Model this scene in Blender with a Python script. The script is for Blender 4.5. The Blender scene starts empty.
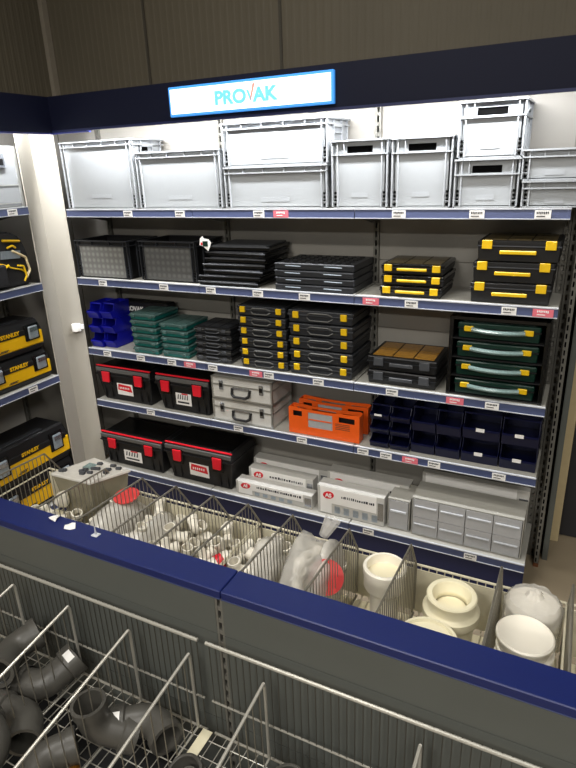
import bpy, bmesh, math, random
from mathutils import Vector, Matrix
R = math.radians
random.seed(7)
scene = bpy.context.scene
col = scene.collection

# ------------------------------------------------------------------ camera
cam_d = bpy.data.cameras.new('camera')
cam = bpy.data.objects.new('camera', cam_d); col.objects.link(cam)
cam.location = (3.069, -2.9036, 2.2621)
cam.rotation_euler = (1.2129, 0.0349, 0.46)
cam_d.sensor_fit = 'VERTICAL'; cam_d.sensor_height = 36; cam_d.lens = 581.34 * 36 / 768
cam_d.clip_start = 0.02
scene.camera = cam
# ------------------------------------------------------------------ world, lights, exposure
w = bpy.data.worlds.new('world'); scene.world = w; w.use_nodes = True
w.node_tree.nodes['Background'].inputs[0].default_value = (1.0, 0.95, 0.87, 1)
w.node_tree.nodes['Background'].inputs[1].default_value = 0.06
vs = scene.view_settings
vs.view_transform = 'Standard'; vs.look = 'None'; vs.exposure = 0.0; vs.gamma = 1; vs.use_curve_mapping = False

def area(name, loc, rot, sx, sy, power, colr):
    l = bpy.data.lights.new(name, 'AREA'); l.shape = 'RECTANGLE'; l.size = sx; l.size_y = sy
    l.energy = power; l.color = colr
    o = bpy.data.objects.new(name, l); col.objects.link(o); o.location = loc; o.rotation_euler = rot
    return o
# ceiling lamps of the hall (their housings are built further down)
CEIL = [(1.6, -1.55), (4.4, -2.2), (1.6, -4.6), (4.4, -4.6), (1.6, -7.6), (4.4, -7.6)]  # last row is added, unseen, for more level light on the shelf backs
for (x, y), p in zip(CEIL, (50, 32, 95, 60, 150, 110)):
    area('ceiling_lamp_light', (x, y, 4.25), (0, 0, 0), 1.4, 0.3, p, (1.0, 0.965, 0.90))
# strip lamps under the header, one over each bay, and over the left bay
for x in (0.62, 1.55, 2.5):
    area('header_lamp_light', (x, -0.085, 2.632), (R(36), 0, 0), 0.9, 0.035, 24, (0.97, 0.98, 1.0))
area('header_lamp_light', (0.085, -0.62, 2.632), (R(36), 0, R(90)), 0.8, 0.035, 24, (0.97, 0.98, 1.0))

# ------------------------------------------------------------------ materials
def lin(h):
    h = h.lstrip('#'); v = [int(h[i:i+2], 16) / 255 for i in (0, 2, 4)]
    return tuple(c / 12.92 if c <= .04045 else ((c + .055) / 1.055) ** 2.4 for c in v) + (1,)
MATS = {}
def mat(name, c, rough=.5, metal=0, var=.08, scale=30, bump=0, bscale=200, spec=.5, alpha=1, emit=0):
    if name in MATS: return MATS[name]
    m = bpy.data.materials.new(name); m.use_nodes = True; MATS[name] = m
    nt = m.node_tree; b = nt.nodes['Principled BSDF']
    cc = lin(c)
    b.inputs['Roughness'].default_value = rough; b.inputs['Metallic'].default_value = metal
    b.inputs['Specular IOR Level'].default_value = spec
    tc = nt.nodes.new('ShaderNodeTexCoord'); no = nt.nodes.new('ShaderNodeTexNoise')
    no.inputs['Scale'].default_value = scale; no.inputs['Detail'].default_value = 3
    nt.links.new(tc.outputs['Object'], no.inputs['Vector'])
    mx = nt.nodes.new('ShaderNodeMix'); mx.data_type = 'RGBA'
    mx.inputs[6].default_value = tuple(x * (1 - var) for x in cc[:3]) + (1,)
    mx.inputs[7].default_value = tuple(min(1, x * (1 + var)) for x in cc[:3]) + (1,)
    nt.links.new(no.outputs['Fac'], mx.inputs[0]); nt.links.new(mx.outputs[2], b.inputs['Base Color'])
    if bump:
        n2 = nt.nodes.new('ShaderNodeTexNoise'); n2.inputs['Scale'].default_value = bscale
        nt.links.new(tc.outputs['Object'], n2.inputs['Vector'])
        bp = nt.nodes.new('ShaderNodeBump'); bp.inputs['Strength'].default_value = bump; bp.inputs['Distance'].default_value = .004
        nt.links.new(n2.outputs['Fac'], bp.inputs['Height']); nt.links.new(bp.outputs['Normal'], b.inputs['Normal'])
    if alpha < 1: b.inputs['Alpha'].default_value = alpha
    if emit:
        b.inputs['Emission Color'].default_value = cc; b.inputs['Emission Strength'].default_value = emit
    return m
mat('navy', '#070b20', .6, var=.05, spec=.2)
mat('counter_blue', '#101e58', .42, var=.06, scale=8)
mat('navy_dark', '#101a46', .5)
mat('rail', '#454d6c', .35, var=.05)
mat('bright_blue', '#28348c', .4)
mat('rail_clear', '#c4c7cc', .25)
mat('deck', '#a9a79f', .5, var=.05)
mat('back_panel', '#9a968e', .6, var=.04, scale=6)
mat('upright', '#77756e', .45, metal=.3)
mat('slot_dark', '#050505', 1, spec=.05)  # shade inside openings put into a near black colour
mat('infill', '#a19c91', .55, var=.03, scale=4)
mat('clad', '#564f40', .7, var=.1, scale=3)
mat('clad_seam', '#3a352b', .7)
mat('clad_trim', '#80786a', .5)
mat('floor', '#97897286'[:7], .5, var=.12, scale=4, bump=.1, bscale=40)
mat('ceiling', '#8a867c', .8)
mat('cream', '#c9b78f', .5)
mat('door_dark', '#26262a', .45)
mat('counter_grey', '#565955', .5, var=.05, scale=5)
mat('crate_grey', '#8f9294', .4, var=.03)
mat('crate_rib', '#94979a', .4, var=.03)
mat('black_plastic', '#0c0c0e', .5, var=.12)
mat('black_gloss', '#09090a', .25)
mat('charcoal', '#26282c', .42)
mat('dark_grey', '#46484c', .45)
mat('grey_front', '#5b5b59', .5)
mat('yellow', '#e0b60c', .4)
mat('stanley_yellow', '#f0bb05', .4, var=.04)
mat('red', '#d8182a', .4)
mat('pink', '#e0707e', .5)
mat('paper', '#eeece8', .6, var=.03)
mat('ink', '#2a2a30', .7)
mat('teal', '#0f6660', .4)
mat('teal_lid', '#48625f', .3)
mat('green', '#06281f', .35)
mat('clear_grey', '#7c9390', .15, alpha=.8, var=.4, scale=120)
mat('brown_lid', '#54492f', .3)
mat('amber_lid', '#9c7026', .3, var=.5, scale=60)
mat('bin_blue', '#10149a', .35)
mat('bin_navy', '#070c32', .4)
mat('orange', '#f0601a', .4)
mat('alu', '#dad8d2', .45, metal=.15, var=.1, scale=120, bump=.4, bscale=160)
mat('alu_edge', '#c4c4c0', .3, metal=.8)
mat('chrome', '#b7bbc2', .22, metal=.9)
mat('latch_grey', '#98a2aa', .3, metal=.4, var=.25, scale=60)
mat('wire', '#8f8b80', .35, metal=.6)
mat('wire_dark', '#55534c', .4, metal=.5)
mat('tub_plastic', '#979079', .2, alpha=.75, bump=.6, bscale=40)
mat('red_soft', '#cf3a38', .45)
mat('wire_light', '#b5b2a8', .35, metal=.4)
mat('wire_cream', '#cfc8b0', .5)
mat('pvc_white', '#efe9da', .4, var=.02)
mat('pvc_cream', '#e9e1c2', .45, var=.03)
mat('pvc_grey', '#4a4843', .4, var=.06)
mat('bag', '#e2dfd8', .18, alpha=.42, bump=1, bscale=30)
mat('bag_milky', '#e6e2d9', .25, alpha=.62, bump=1, bscale=30)
mat('clear', '#cfcfcf', .15, alpha=.5)
mat('clear_dense', '#cfcdc7', .2, alpha=.85, bump=.5, bscale=60)
mat('tube', '#ffffff', .5, emit=6, var=0)
mat('sign_face', '#f4fbff', .5, emit=1.15, var=0)
mat('sign_edge', '#3f8fe0', .5, emit=.75, var=0)
mat('sign_text', '#6cbfd6', .5, emit=.8, var=0)
mat('sign_red', '#e88878', .5, emit=.7, var=0)
mat('brass', '#a56c28', .4, metal=.6)
mat('rust', '#7a4a2c', .7)
mat('fabric_black', '#1b1b1e', .8, bump=.6, bscale=300)

# dot pattern for the black crate fronts: procedural grid of lighter squares
def grid_mat(name, a, b_, sc):
    m = mat(name, a, .45); nt = m.node_tree
    tc = nt.nodes.new('ShaderNodeTexCoord'); ch = nt.nodes.new('ShaderNodeTexVoronoi'); ch.inputs['Scale'].default_value = sc
    ch.inputs['Randomness'].default_value = 0
    nt.links.new(tc.outputs['Object'], ch.inputs['Vector'])
    rp = nt.nodes.new('ShaderNodeValToRGB'); rp.color_ramp.elements[0].position = .3; rp.color_ramp.elements[1].position = .55
    rp.color_ramp.elements[0].color = lin(b_); rp.color_ramp.elements[1].color = lin(a)
    nt.links.new(ch.outputs['Distance'], rp.inputs[0]); nt.links.new(rp.outputs[0], nt.nodes['Principled BSDF'].inputs['Base Color'])
    return m
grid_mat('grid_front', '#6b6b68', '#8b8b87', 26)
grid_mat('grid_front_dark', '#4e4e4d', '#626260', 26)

# ------------------------------------------------------------------ mesh helpers
def pieces(bm):
    bm.verts.ensure_lookup_table(); bm.verts.index_update()
    seen = set(); isl = []
    for v in bm.verts:
        if v.index in seen: continue
        st = [v]; seen.add(v.index); cur = []
        while st:
            a = st.pop(); cur.append(a)
            for e in a.link_edges:
                b = e.other_vert(a)
                if b.index not in seen: seen.add(b.index); st.append(b)
        lo = [min(q.co[i] for q in cur) for i in range(3)]; hi = [max(q.co[i] for q in cur) for i in range(3)]
        isl.append([lo, hi, max(hi[i]-lo[i] for i in range(3)), {q.index for q in cur}])
    n = len(isl); par = list(range(n))
    if n == 1 or n > 220: return [set()]
    def find(i):
        while par[i] != i: par[i] = par[par[i]]; i = par[i]
        return i
    for i in range(n):
        for j in range(i+1, n):
            A, B = isl[i], isl[j]
            d = math.sqrt(sum(max(0, A[0][k]-B[1][k], B[0][k]-A[1][k])**2 for k in range(3)))
            if d <= max(.02, .5*max(A[2], B[2])): par[find(i)] = find(j)
    out = {}
    for i in range(n): out.setdefault(find(i), set()).update(isl[i][3])
    return list(out.values())
class MB:
    def __init__(s): s.bm = bmesh.new()
    def box(s, x0, x1, y0, y1, z0, z1, bev=0):
        return s.hexa([(x0,y0,z0),(x1,y0,z0),(x1,y1,z0),(x0,y1,z0),(x0,y0,z1),(x1,y0,z1),(x1,y1,z1),(x0,y1,z1)], bev)
    def hexa(s, p, bev=0, seg=1):
        v = [s.bm.verts.new(q) for q in p]
        fs = [s.bm.faces.new([v[i] for i in f]) for f in ((3,2,1,0),(4,5,6,7),(0,1,5,4),(1,2,6,5),(2,3,7,6),(3,0,4,7))]
        if bev:
            es = list({e for f in fs for e in f.edges})
            bmesh.ops.bevel(s.bm, geom=es, offset=bev, segments=seg, affect='EDGES', profile=.6)
        return s
    def taper(s, x0, x1, y0, y1, z0, z1, tx, ty, bev=0):   # top inset (+) or flare (-)
        return s.hexa([(x0,y0,z0),(x1,y0,z0),(x1,y1,z0),(x0,y1,z0),(x0+tx,y0+ty,z1),(x1-tx,y0+ty,z1),(x1-tx,y1-ty,z1),(x0+tx,y1-ty,z1)], bev)
    def prism(s, poly, axis, a, b):
        # poly: 2D points; axis x -> (y,z), y -> (x,z), z -> (x,y)
        def P(u, v, t): return {'x': (t,u,v), 'y': (u,t,v), 'z': (u,v,t)}[axis]
        A = [s.bm.verts.new(P(u,v,a)) for u, v in poly]; B = [s.bm.verts.new(P(u,v,b)) for u, v in poly]
        n = len(poly)
        s.bm.faces.new(A); s.bm.faces.new(B[::-1])
        for i in range(n): s.bm.faces.new([A[i], B[i], B[(i+1)%n], A[(i+1)%n]][::-1])
        return s
    def cyl(s, p0, p1, r, r2=None, seg=8, cap=True):
        p0, p1 = Vector(p0), Vector(p1); d = p1 - p0
        if d.length < 1e-6: return s
        q = d.to_track_quat('Z', 'Y').to_matrix()
        r2 = r if r2 is None else r2
        A = [s.bm.verts.new(p0 + q @ Vector((r*math.cos(2*math.pi*i/seg), r*math.sin(2*math.pi*i/seg), 0))) for i in range(seg)]
        B = [s.bm.verts.new(p1 + q @ Vector((r2*math.cos(2*math.pi*i/seg), r2*math.sin(2*math.pi*i/seg), 0))) for i in range(seg)]
        for i in range(seg): s.bm.faces.new([A[i], A[(i+1)%seg], B[(i+1)%seg], B[i]])
        if cap: s.bm.faces.new(A[::-1]); s.bm.faces.new(B)
        return s
    def path(s, pts, r, seg=6):
        for a, b in zip(pts, pts[1:]): s.cyl(a, b, r, seg=seg)
        return s
    def sweep(s, pts, radii, seg=16):                     # smooth tube through points
        rings = []; n = len(pts); pts = [Vector(p) for p in pts]
        up = None
        for i, p in enumerate(pts):
            t = (pts[min(i+1, n-1)] - pts[max(i-1, 0)])
            if t.length < 1e-7: t = pts[min(i+2, n-1)] - pts[max(i-2, 0)]
            t.normalize()
            if up is None: up = Vector((0,1,0)) if abs(t.y) < .9 else Vector((1,0,0))
            a = t.cross(up).normalized(); b = t.cross(a).normalized(); up = -b if False else up
            rings.append([s.bm.verts.new(p + radii[i]*(math.cos(2*math.pi*k/seg)*a + math.sin(2*math.pi*k/seg)*b)) for k in range(seg)])
        for A, B in zip(rings, rings[1:]):
            for k in range(seg): s.bm.faces.new([A[k], A[(k+1)%seg], B[(k+1)%seg], B[k]])
        return s
    def lathe(s, prof, seg=28, c=(0,0,0), close=False):
        rings = []
        for r, z in prof:
            rings.append([s.bm.verts.new((c[0]+r*math.cos(2*math.pi*k/seg), c[1]+r*math.sin(2*math.pi*k/seg), c[2]+z)) for k in range(seg)] if r > 1e-5 else [s.bm.verts.new((c[0],c[1],c[2]+z))])
        if close: rings.append(rings[0])
        for A, B in zip(rings, rings[1:]):
            for k in range(seg):
                q = [A[k % len(A)], A[(k+1) % len(A)], B[(k+1) % len(B)], B[k % len(B)]]
                u = []
                for v in q:
                    if v not in u: u.append(v)
                if len(u) > 2: s.bm.faces.new(u)
        return s
    def xf(s, M):
        bmesh.ops.transform(s.bm, matrix=M, verts=s.bm.verts); return s
    def build(s, name, m, parent=None, loc=None, smooth=False, rot=None):
        bmesh.ops.recalc_face_normals(s.bm, faces=s.bm.faces)
        if parent is not None and len(s.bm.verts) < 4000:
            groups = pieces(s.bm)
            if 1 < len(groups) < 60:            # far apart pieces become parts of their own
                out = []
                for g in groups:
                    q = MB(); mp = {}
                    for v in s.bm.verts:
                        if v.index in g: mp[v.index] = q.bm.verts.new(v.co)
                    for f in s.bm.faces:
                        if f.verts[0].index in g: q.bm.faces.new([mp[v.index] for v in f.verts])
                    out.append(q.raw_build(name, m, parent, loc, smooth, rot))
                s.bm.free(); return out[0]
        return s.raw_build(name, m, parent, loc, smooth, rot)
    def raw_build(s, name, m, parent=None, loc=None, smooth=False, rot=None):
        me = bpy.data.meshes.new(name); s.bm.to_mesh(me); s.bm.free()
        me.materials.append(MATS[m] if isinstance(m, str) else m)
        if smooth:
            for p in me.polygons: p.use_smooth = True
            try: me.set_sharp_from_angle(angle=R(40))
            except Exception: pass
        o = bpy.data.objects.new(name, me); col.objects.link(o)
        if parent is not None: o.parent = parent
        if loc is not None: o.location = loc
        if rot is not None: o.rotation_euler = rot
        return o
def tag(o, label, cat, group=None):
    o['label'] = label; o['category'] = cat
    if group: o['group'] = group
    elif 'group' in o: del o['group']
    return o
def struct(o): o['kind'] = 'structure'; return o
def thing(name, loc=(0,0,0), rz=0):
    o = bpy.data.objects.new(name, None); col.objects.link(o); o.empty_display_size = .05
    o.location = loc; o.rotation_euler = (0, 0, rz); return o
KIDS = {}
def kids(o): return [c for c in bpy.data.objects if c.parent == o]
def copy_tree(o, parent=None):
    c = o.copy(); col.objects.link(c); c.parent = parent
    for k in kids(o): copy_tree(k, c)
    return c
def place(proto, first, loc, rz, label, cat, group=None):
    o = proto if first else copy_tree(proto)
    o.location = loc; o.rotation_euler = (0, 0, rz); tag(o, label, cat, group); return o
def text(name, body, size, m, parent, loc, rot=(math.pi/2, 0, 0), depth=.001, xs=1):
    cu = bpy.data.curves.new('txt', 'FONT'); cu.body = body; cu.size = size; cu.extrude = depth
    cu.align_x = 'CENTER'; cu.align_y = 'CENTER'; cu.offset = size * .045
    t = bpy.data.objects.new('txt', cu); col.objects.link(t)
    dg = bpy.context.evaluated_depsgraph_get()
    me = bpy.data.meshes.new_from_object(t.evaluated_get(dg))
    bpy.data.objects.remove(t); bpy.data.curves.remove(cu)
    me.materials.clear(); me.materials.append(MATS[m]); me.name = name
    o = bpy.data.objects.new(name, me); col.objects.link(o); o.parent = parent
    o.location = loc; o.rotation_euler = rot; o.scale = (xs, 1, 1)
    return o
NTH = ['first', 'second', 'third', 'fourth', 'fifth', 'sixth', 'seventh', 'eighth', 'ninth', 'tenth', 'eleventh', 'twelfth']
def level(k, n):     # k from the bottom
    if k == n - 1: return 'topmost'
    if k == 0: return 'bottom'
    return NTH[k] + ' from the bottom'

# ------------------------------------------------------------------ room
struct(MB().box(-.9, 7, -9, 3.0, -.1, 0).build('floor', 'floor'))
struct(MB().box(-.9, 7, -9, 3.0, 4.5, 4.6).build('ceiling', 'ceiling'))
def corrugated(name, u0, u1, fixed, z0, z1, axis, sgn, seams=()):
    m = MB(); pts = []; u = u0
    while u < u1 - .001:
        e = min(u + .05, u1)
        pts += [(u, 0), (u + (e-u)*.5, 0), (u + (e-u)*.62, .0013), (u + (e-u)*.88, .0013)]; u = e
    pts.append((u1, 0))
    poly = [(a, fixed - sgn*b) for a, b in pts] + [(u1, fixed + sgn*.1), (u0, fixed + sgn*.1)]
    if axis == 'y': poly = [(b, a) for a, b in poly]
    m.prism(poly, 'z', z0, z1)
    return struct(m.build(name, 'clad'))
corrugated('wall_back', -.9, 3.1, .62, 0, 4.5, 'x', 1)
corrugated('wall_left', -9, .62, -.56, 0, 4.5, 'y', -1)
struct(MB().box(3.1, 4.3, .62, .72, 2.15, 4.5).build('wall_back_upper', 'clad'))
struct(MB().box(4.3, 7, .62, .72, 0, 4.5).build('wall_back_right', 'clad'))
# seams and corner trim on the cladding
for i, x in enumerate((.315, 1.305)):
    struct(MB().box(x-.009, x+.009, .612, .6178, 2.5, 4.5).build('trim_%d' % (i+1), 'clad_seam'))
struct(MB().box(-.557, -.52, .57, .617, 0, 4.5).build('trim_4', 'clad_trim'))
d = MB().box(3.153, 4.2, .64, .69, 0.01, 2.08).build('door_1', 'door_dark'); struct(d)
MB().cyl((3.3, .60, 1.05), (3.42, .60, 1.05), .01).cyl((3.3, .60, 1.05), (3.3, .645, 1.05), .01).build('door_handle', 'chrome', d)
struct(MB().box(3.10, 3.152, .56, .70, 0, 2.15, .004).build('trim_5', 'cream'))
struct(MB().box(3.152, 4.3, .56, .70, 2.08, 2.15, .004).build('trim_6', 'cream'))

for i, (x, y) in enumerate(CEIL):
    t = thing('ceiling_lamp', (x, y, 4.5))
    MB().box(-.75, .75, -.2, .2, -.1, 0, .01).build('housing', 'cream', t)
    MB().box(-.70, .70, -.15, .15, -.115, -.101).build('diffuser', 'tube', t)
    tag(t, 'ceiling lamp with white diffuser, ' + ['above the wire baskets', 'above the aisle end by the door', 'middle row of the hall, nearer the left wall', 'middle row of the hall, farther from the left wall', 'added unseen last row of the hall, nearer the left wall', 'added unseen last row of the hall, farther from the left wall'][i], 'ceiling lamp')

# ------------------------------------------------------------------ wall gondola
Z = {1: 2.049, 2: 1.605, 3: 1.107, 4: .712, 5: .221}
BP = .375     # plane of the back panels
def upright(parent, x, y, z0, z1, rz=0, name='upright'):
    m = MB(); f = y
    m.box(x-.016, x-.006, f-.02, f, z0, z1).box(x+.006, x+.016, f-.02, f, z0, z1)
    z = z0
    while z < z1 - .01:
        m.box(x-.0055, x+.0055, f-.019, f-.001, z, min(z+.018, z1)); z += .05
    return m.build(name, 'upright', parent)
BAYN = ['left', 'middle', 'right']
for b in range(3):
    t = thing('shelving_bay', (b, 0, 0))
    edges = [.0, .2, .58, .96, 1.34, 1.74, 2.12, 2.68]
    for a, e in zip(edges, edges[1:]):
        MB().box(.0085, .9915, BP, BP+.012, a+.0015, e-.0015).build('back_panel', 'back_panel', t)
    MB().box(.0, .9999, BP+.016, BP+.02, 0, 2.68).build('backing', 'slot_dark', t)
    upright(t, 0 if b else .017, BP, 0, 2.68)
    MB().box(.003, .997, -.05, -.035, 0, .17).build('plinth', 'navy_dark', t)
    if b == 2: upright(t, .983, BP, 0, 2.68); upright(t, 1.018, BP, 0, 2.68)
    tag(t, 'grey slotted shelving bay against the wall, %s one of the three' % BAYN[b], 'shelving', 'wall shelving bays')
SHN = {1: 'top', 2: 'second', 3: 'third', 4: 'fourth', 5: 'bottom'}
HOLD = {(1,0): 'under the two leftmost grey crates', (1,1): 'under the double stack of long grey crates', (1,2): 'under narrow grey crates with handle slots',
 (2,0): 'under two black grid fronted crates', (2,1): 'under flat dark trays', (2,2): 'under black and yellow organisers',
 (3,0): 'under blue bins and teal cases', (3,1): 'under yellow clipped black organisers', (3,2): 'under the green case rack',
 (4,0): 'under two black and red toolboxes', (4,1): 'under aluminium cases and orange carriers', (4,2): 'under dark blue bins',
 (5,0): 'under the lowest black and red toolboxes', (5,1): 'under long white boxed goods', (5,2): 'under the clear drawer cabinets'}
def make_shelf(L, D, base=False):
    t = thing('shelf')
    MB().box(.004, L-.004, .008, D, -.024, 0).build('deck', 'deck', t)
    for x in (.012, L-.016):
        MB().prism([(.02, -.024), (D, -.024), (D, -.10), (D-.02, -.10), (.02, -.035)], 'x', x, x+.004).build('bracket', 'upright', t)
    r = MB().hexa([(.002,-.004,-.045),(L-.002,-.004,-.045),(L-.002,.006,-.045),(.002,.006,-.045),(.002,.0,-.004),(L-.002,.0,-.004),(L-.002,.008,-.001),(.002,.008,-.001)]).build('price_rail', 'rail', t)
    MB().box(.002, L-.002, -.003, .008, -.004, .002).box(.002, L-.002, -.007, -.001, -.047, -.043).build('rail_edge', 'rail_clear', r)  # pale strips, white highlights along the rail edges put into colour
    return t
sh = make_shelf(1.0, BP-.022)
for k in range(1, 6):
    for b in range(3):
        place(sh, k == 1 and b == 0, (b, 0, Z[k]), 0, 'metal shelf with blue grey price rail, %s' % HOLD[(k, b)], 'shelf', 'wall bay shelves') if k < 5 else None
bs = make_shelf(1.0, BP+.048)
for b in range(3):
    place(bs, b == 0, (b, -.07, Z[5]), 0, 'deeper bottom shelf with blue grey rail, %s' % HOLD[(5, b)], 'shelf', 'wall bay bottom shelves')
# header over the wall gondola and over the left one
HX = -.13
t = thing('header_fascia', (0, 0, 2.5))
MB().box(.13, 3.3, HX, HX+.02, 0, .195).build('front_board', 'navy', t)
MB().box(.13, 3.3, HX+.021, BP+.02, .181, .195).build('canopy_top', 'navy', t)
MB().box(.13, 3.3, HX-.003, HX, .0, .012).build('lower_trim', 'navy_dark', t)
tag(t, 'dark navy header board running above the wall shelves', 'header')
t = thing('header_fascia', (0, 0, 2.5))
MB().box(.11, .129, -2.6, HX+.02, 0, .195).build('front_board', 'navy', t)
MB().box(-.42, .109, -2.6, BP+.02, .181, .195).build('canopy_top', 'navy', t)
tag(t, 'dark navy header board above the left shelves, running towards the viewer', 'header')
for i, x in enumerate((.62, 1.55, 2.5)):
    t = thing('strip_lamp', (x, -.06, 2.681))
    MB().box(-.45, .45, -.03, .03, -.03, 0, .003).build('housing', 'paper', t)
    MB().cyl((-.43, 0, -.043), (.43, 0, -.043), .011, seg=12).build('tube', 'tube', t)
    tag(t, 'white strip lamp behind the navy header, over the %s bay' % BAYN[i], 'strip lamp')
t = thing('strip_lamp', (.06, -.62, 2.681), R(90))
MB().box(-.45, .45, -.03, .03, -.03, 0, .003).build('housing', 'paper', t)
MB().cyl((-.43, 0, -.043), (.43, 0, -.043), .011, seg=12).build('tube', 'tube', t)
tag(t, 'white strip lamp behind the left header, over the grey case', 'strip lamp')

# lit sign
t = thing('illuminated_sign', (1.487, -.141, 2.527))
MB().box(-.465, .465, -.012, .010, 0, .141, .003).build('frame', 'sign_edge', t)
MB().box(-.452, .452, -.0145, -.0121, .012, .129).build('panel', 'sign_face', t)
text('lettering', 'PRO', .085, 'sign_text', t, (-.088, -.0155, .066), xs=1.12)
text('lettering', 'AK', .085, 'sign_text', t, (.108, -.0155, .066), xs=1.12)
MB().prism([(.006, .094), (.018, .094), (.034, .055), (.028, .038)], 'y', -.0165, -.0147).build('check_stroke', 'sign_text', t)
MB().prism([(.029, .040), (.034, .054), (.056, .120), (.044, .120), (.027, .058)], 'y', -.0165, -.0147).build('check_stroke', 'sign_red', t)
tag(t, 'lit white sign with pale blue PROVAK lettering on the navy header', 'sign')

# corner infill between the two gondolas
t = thing('corner_infill', (0, 0, 0))
MB().prism([(-.006, -.293), (-.112, -.098), (-.118, -.103), (-.012, -.296)], 'z', 0, 2.6).build('side_panel', 'infill', t)
MB().prism([(-.111, -.099), (-.006, -.002), (-.012, .004), (-.118, -.098)], 'z', 0, 2.6).build('side_panel', 'infill', t)
MB().box(-.36, -.001, .376, .386, 0, 2.68).build('corner_back', 'back_panel', t)
MB().box(-.386, -.376, -.29, .386, 0, 2.68).build('corner_back', 'back_panel', t)
tag(t, 'tall pale grey folded corner panel between left and wall shelves', 'panel')
# small navy gusset and white sensor in the corner
t = thing('corner_gusset', (0, 0, 2.492))
MB().prism([(.05, -.6), (.109, -.6), (.128, -.13), (.40, -.129), (.40, -.095), (.08, -.095)], 'z', 0, .0075).build('plate', 'bright_blue', t)
tag(t, 'thin blue corner plate under the navy header, above the corner panel', 'corner plate')
t = thing('wall_sensor', (-.034, -.038, 1.262), R(40))
MB().box(-.035, .025, -.028, .0, -.028, .03, .005).build('body', 'paper', t)
MB().cyl((-.005, -.028, 0), (-.005, -.05, 0), .02, seg=16).build('knob', 'paper', t)
MB().box(.025, .045, -.02, -.002, -.012, .02, .003).build('plug', 'paper', t)
tag(t, 'small white plug device fixed on the grey corner panel', 'sensor')

# left gondola
LZ = {1: 2.09, 2: 1.622, 3: 1.0, 4: .50, 5: .17}
LZ = {1: 2.09, 2: 1.622, 3: 1.0, 4: .13}
t = thing('shelving_bay', (-.0, -.297, 0), R(90))
for a, e in zip([0, .4, .8, 1.2, 1.6, 2.1], [.4, .8, 1.2, 1.6, 2.1, 2.68]):
    MB().box(-1.99, -.01, BP, BP+.012, a+.0015, e-.0015).build('back_panel', 'back_panel', t)
MB().box(-2, 0, BP+.016, BP+.02, 0, 2.68).build('backing', 'slot_dark', t)
upright(t, -.02, BP, 0, 2.68); upright(t, -1.0, BP, 0, 2.68)
MB().box(-2, -.003, .012, .03, 0, .08).build('plinth', 'navy_dark', t)
tag(t, 'grey shelving bay at the left, turned at right angles to the wall bays', 'shelving')
LN = {1: 'top shelf of the left unit, under the grey flight case', 2: 'left unit shelf under the black and yellow tool bag',
      3: 'left unit shelf under two stacked yellow toolboxes', 4: 'left unit bottom shelf behind the wire dividers'}
for k in LZ:
    s_ = make_shelf(1.7, BP-.022); s_.location = (0, -.297-1.7, LZ[k]); s_.rotation_euler = (0, 0, R(90))
    tag(s_, LN[k] + ', blue grey price rail', 'shelf')

# right hand end frame
t = thing('end_frame', (3.0, 0, 0))
m = MB()
m.box(.052, .060, .26, .36, 0.02, 2.3).box(.036, .052, .26, .268, 0.02, 2.3).box(.036, .052, .352, .36, .02, 2.3)
m.build('frame', 'upright', t)
m = MB(); z = .03
while z < 2.28:
    for y in (.295, .325): m.box(.0601, .0618, y-.006, y+.006, z, z+.027)
    m.box(.041, .049, .2585, .2599, z, z+.027)
    z += .044
m.build('slot', 'slot_dark', t)
MB().box(.034, .062, .25, .37, 0, .018).build('foot', 'rust', t)
tag(t, 'grey perforated end frame at the right end of the wall shelves', 'frame')
t = thing('side_panel', (3.075, 0, 0))
MB().box(0, .022, .36, .60, 0.0, 2.4).box(0.0, .03, .34, .36, 0, 2.4).build('panel', 'counter_grey', t)
tag(t, 'dark grey side panel between end frame and cream door post', 'panel')

# price tags
TAGS = {1: [(.521,0),(.914,0),(1.445,0),(1.581,1),(2.232,0),(2.603,0),(2.886,0)],
 2: [(.232,0),(.736,0),(1.088,0),(1.412,0),(1.709,0),(2.095,1),(2.312,0),(2.785,0),(2.935,1)],
 3: [(.178,0),(.475,0),(.734,0),(.878,1),(1.055,0),(1.368,1),(1.458,0),(1.784,0),(2.224,0),(2.563,1),(2.749,0)],
 4: [(.502,0),(1.214,0),(1.667,0),(2.061,0),(2.2,0),(2.34,1),(2.475,0),(2.817,0)],
 5: [(2.125,0),(2.718,0)]}
protos = {}
for mt in ('paper', 'pink'):
    t = thing('price_tag')
    MB().box(-.034 if mt == 'paper' else -.045, .034 if mt == 'paper' else .045, -.002, 0, -.036, 0).build('card', mt, t)
    m = MB()
    for i in range(7): m.box(-.026+i*.0075, -.021+i*.0075, -.0028, -.0021, -.014 - random.random()*.004, -.006)
    m.box(-.026, .01, -.0028, -.0021, -.028, -.024)
    m.build('print', 'ink' if mt == 'paper' else 'paper', t)
    protos[mt] = t
used = set()
for k, l in TAGS.items():
    cnt = {0: 0, 1: 0}; tot = {q: sum(1 for _, p in l if p == q) for q in (0, 1)}
    for x, p in l:
        mt = 'pink' if p else 'paper'; cnt[p] += 1
        nm = 'red' if p else 'white'
        lab = '%s price tag, %s along the %s rail of the wall shelves' % (nm, 'the only %s one' % nm if tot[p] == 1 else NTH[cnt[p]-1] + ' %s one' % nm, SHN[k])
        o = place(protos[mt], mt not in used, (x, -.0055 if k < 5 else -.0755, Z[k]-.007), 0, lab, 'price tag', 'price tags on the wall rails')
        used.add(mt)
for y, z, lab in ((-.42, LZ[1], 'top'), (-.52, LZ[3], 'third')):
    place(protos['paper'], False, (.0055, y, z-.007), R(90), 'white price tag on the %s rail of the left unit' % lab, 'price tag', 'price tags on the left unit')

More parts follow.
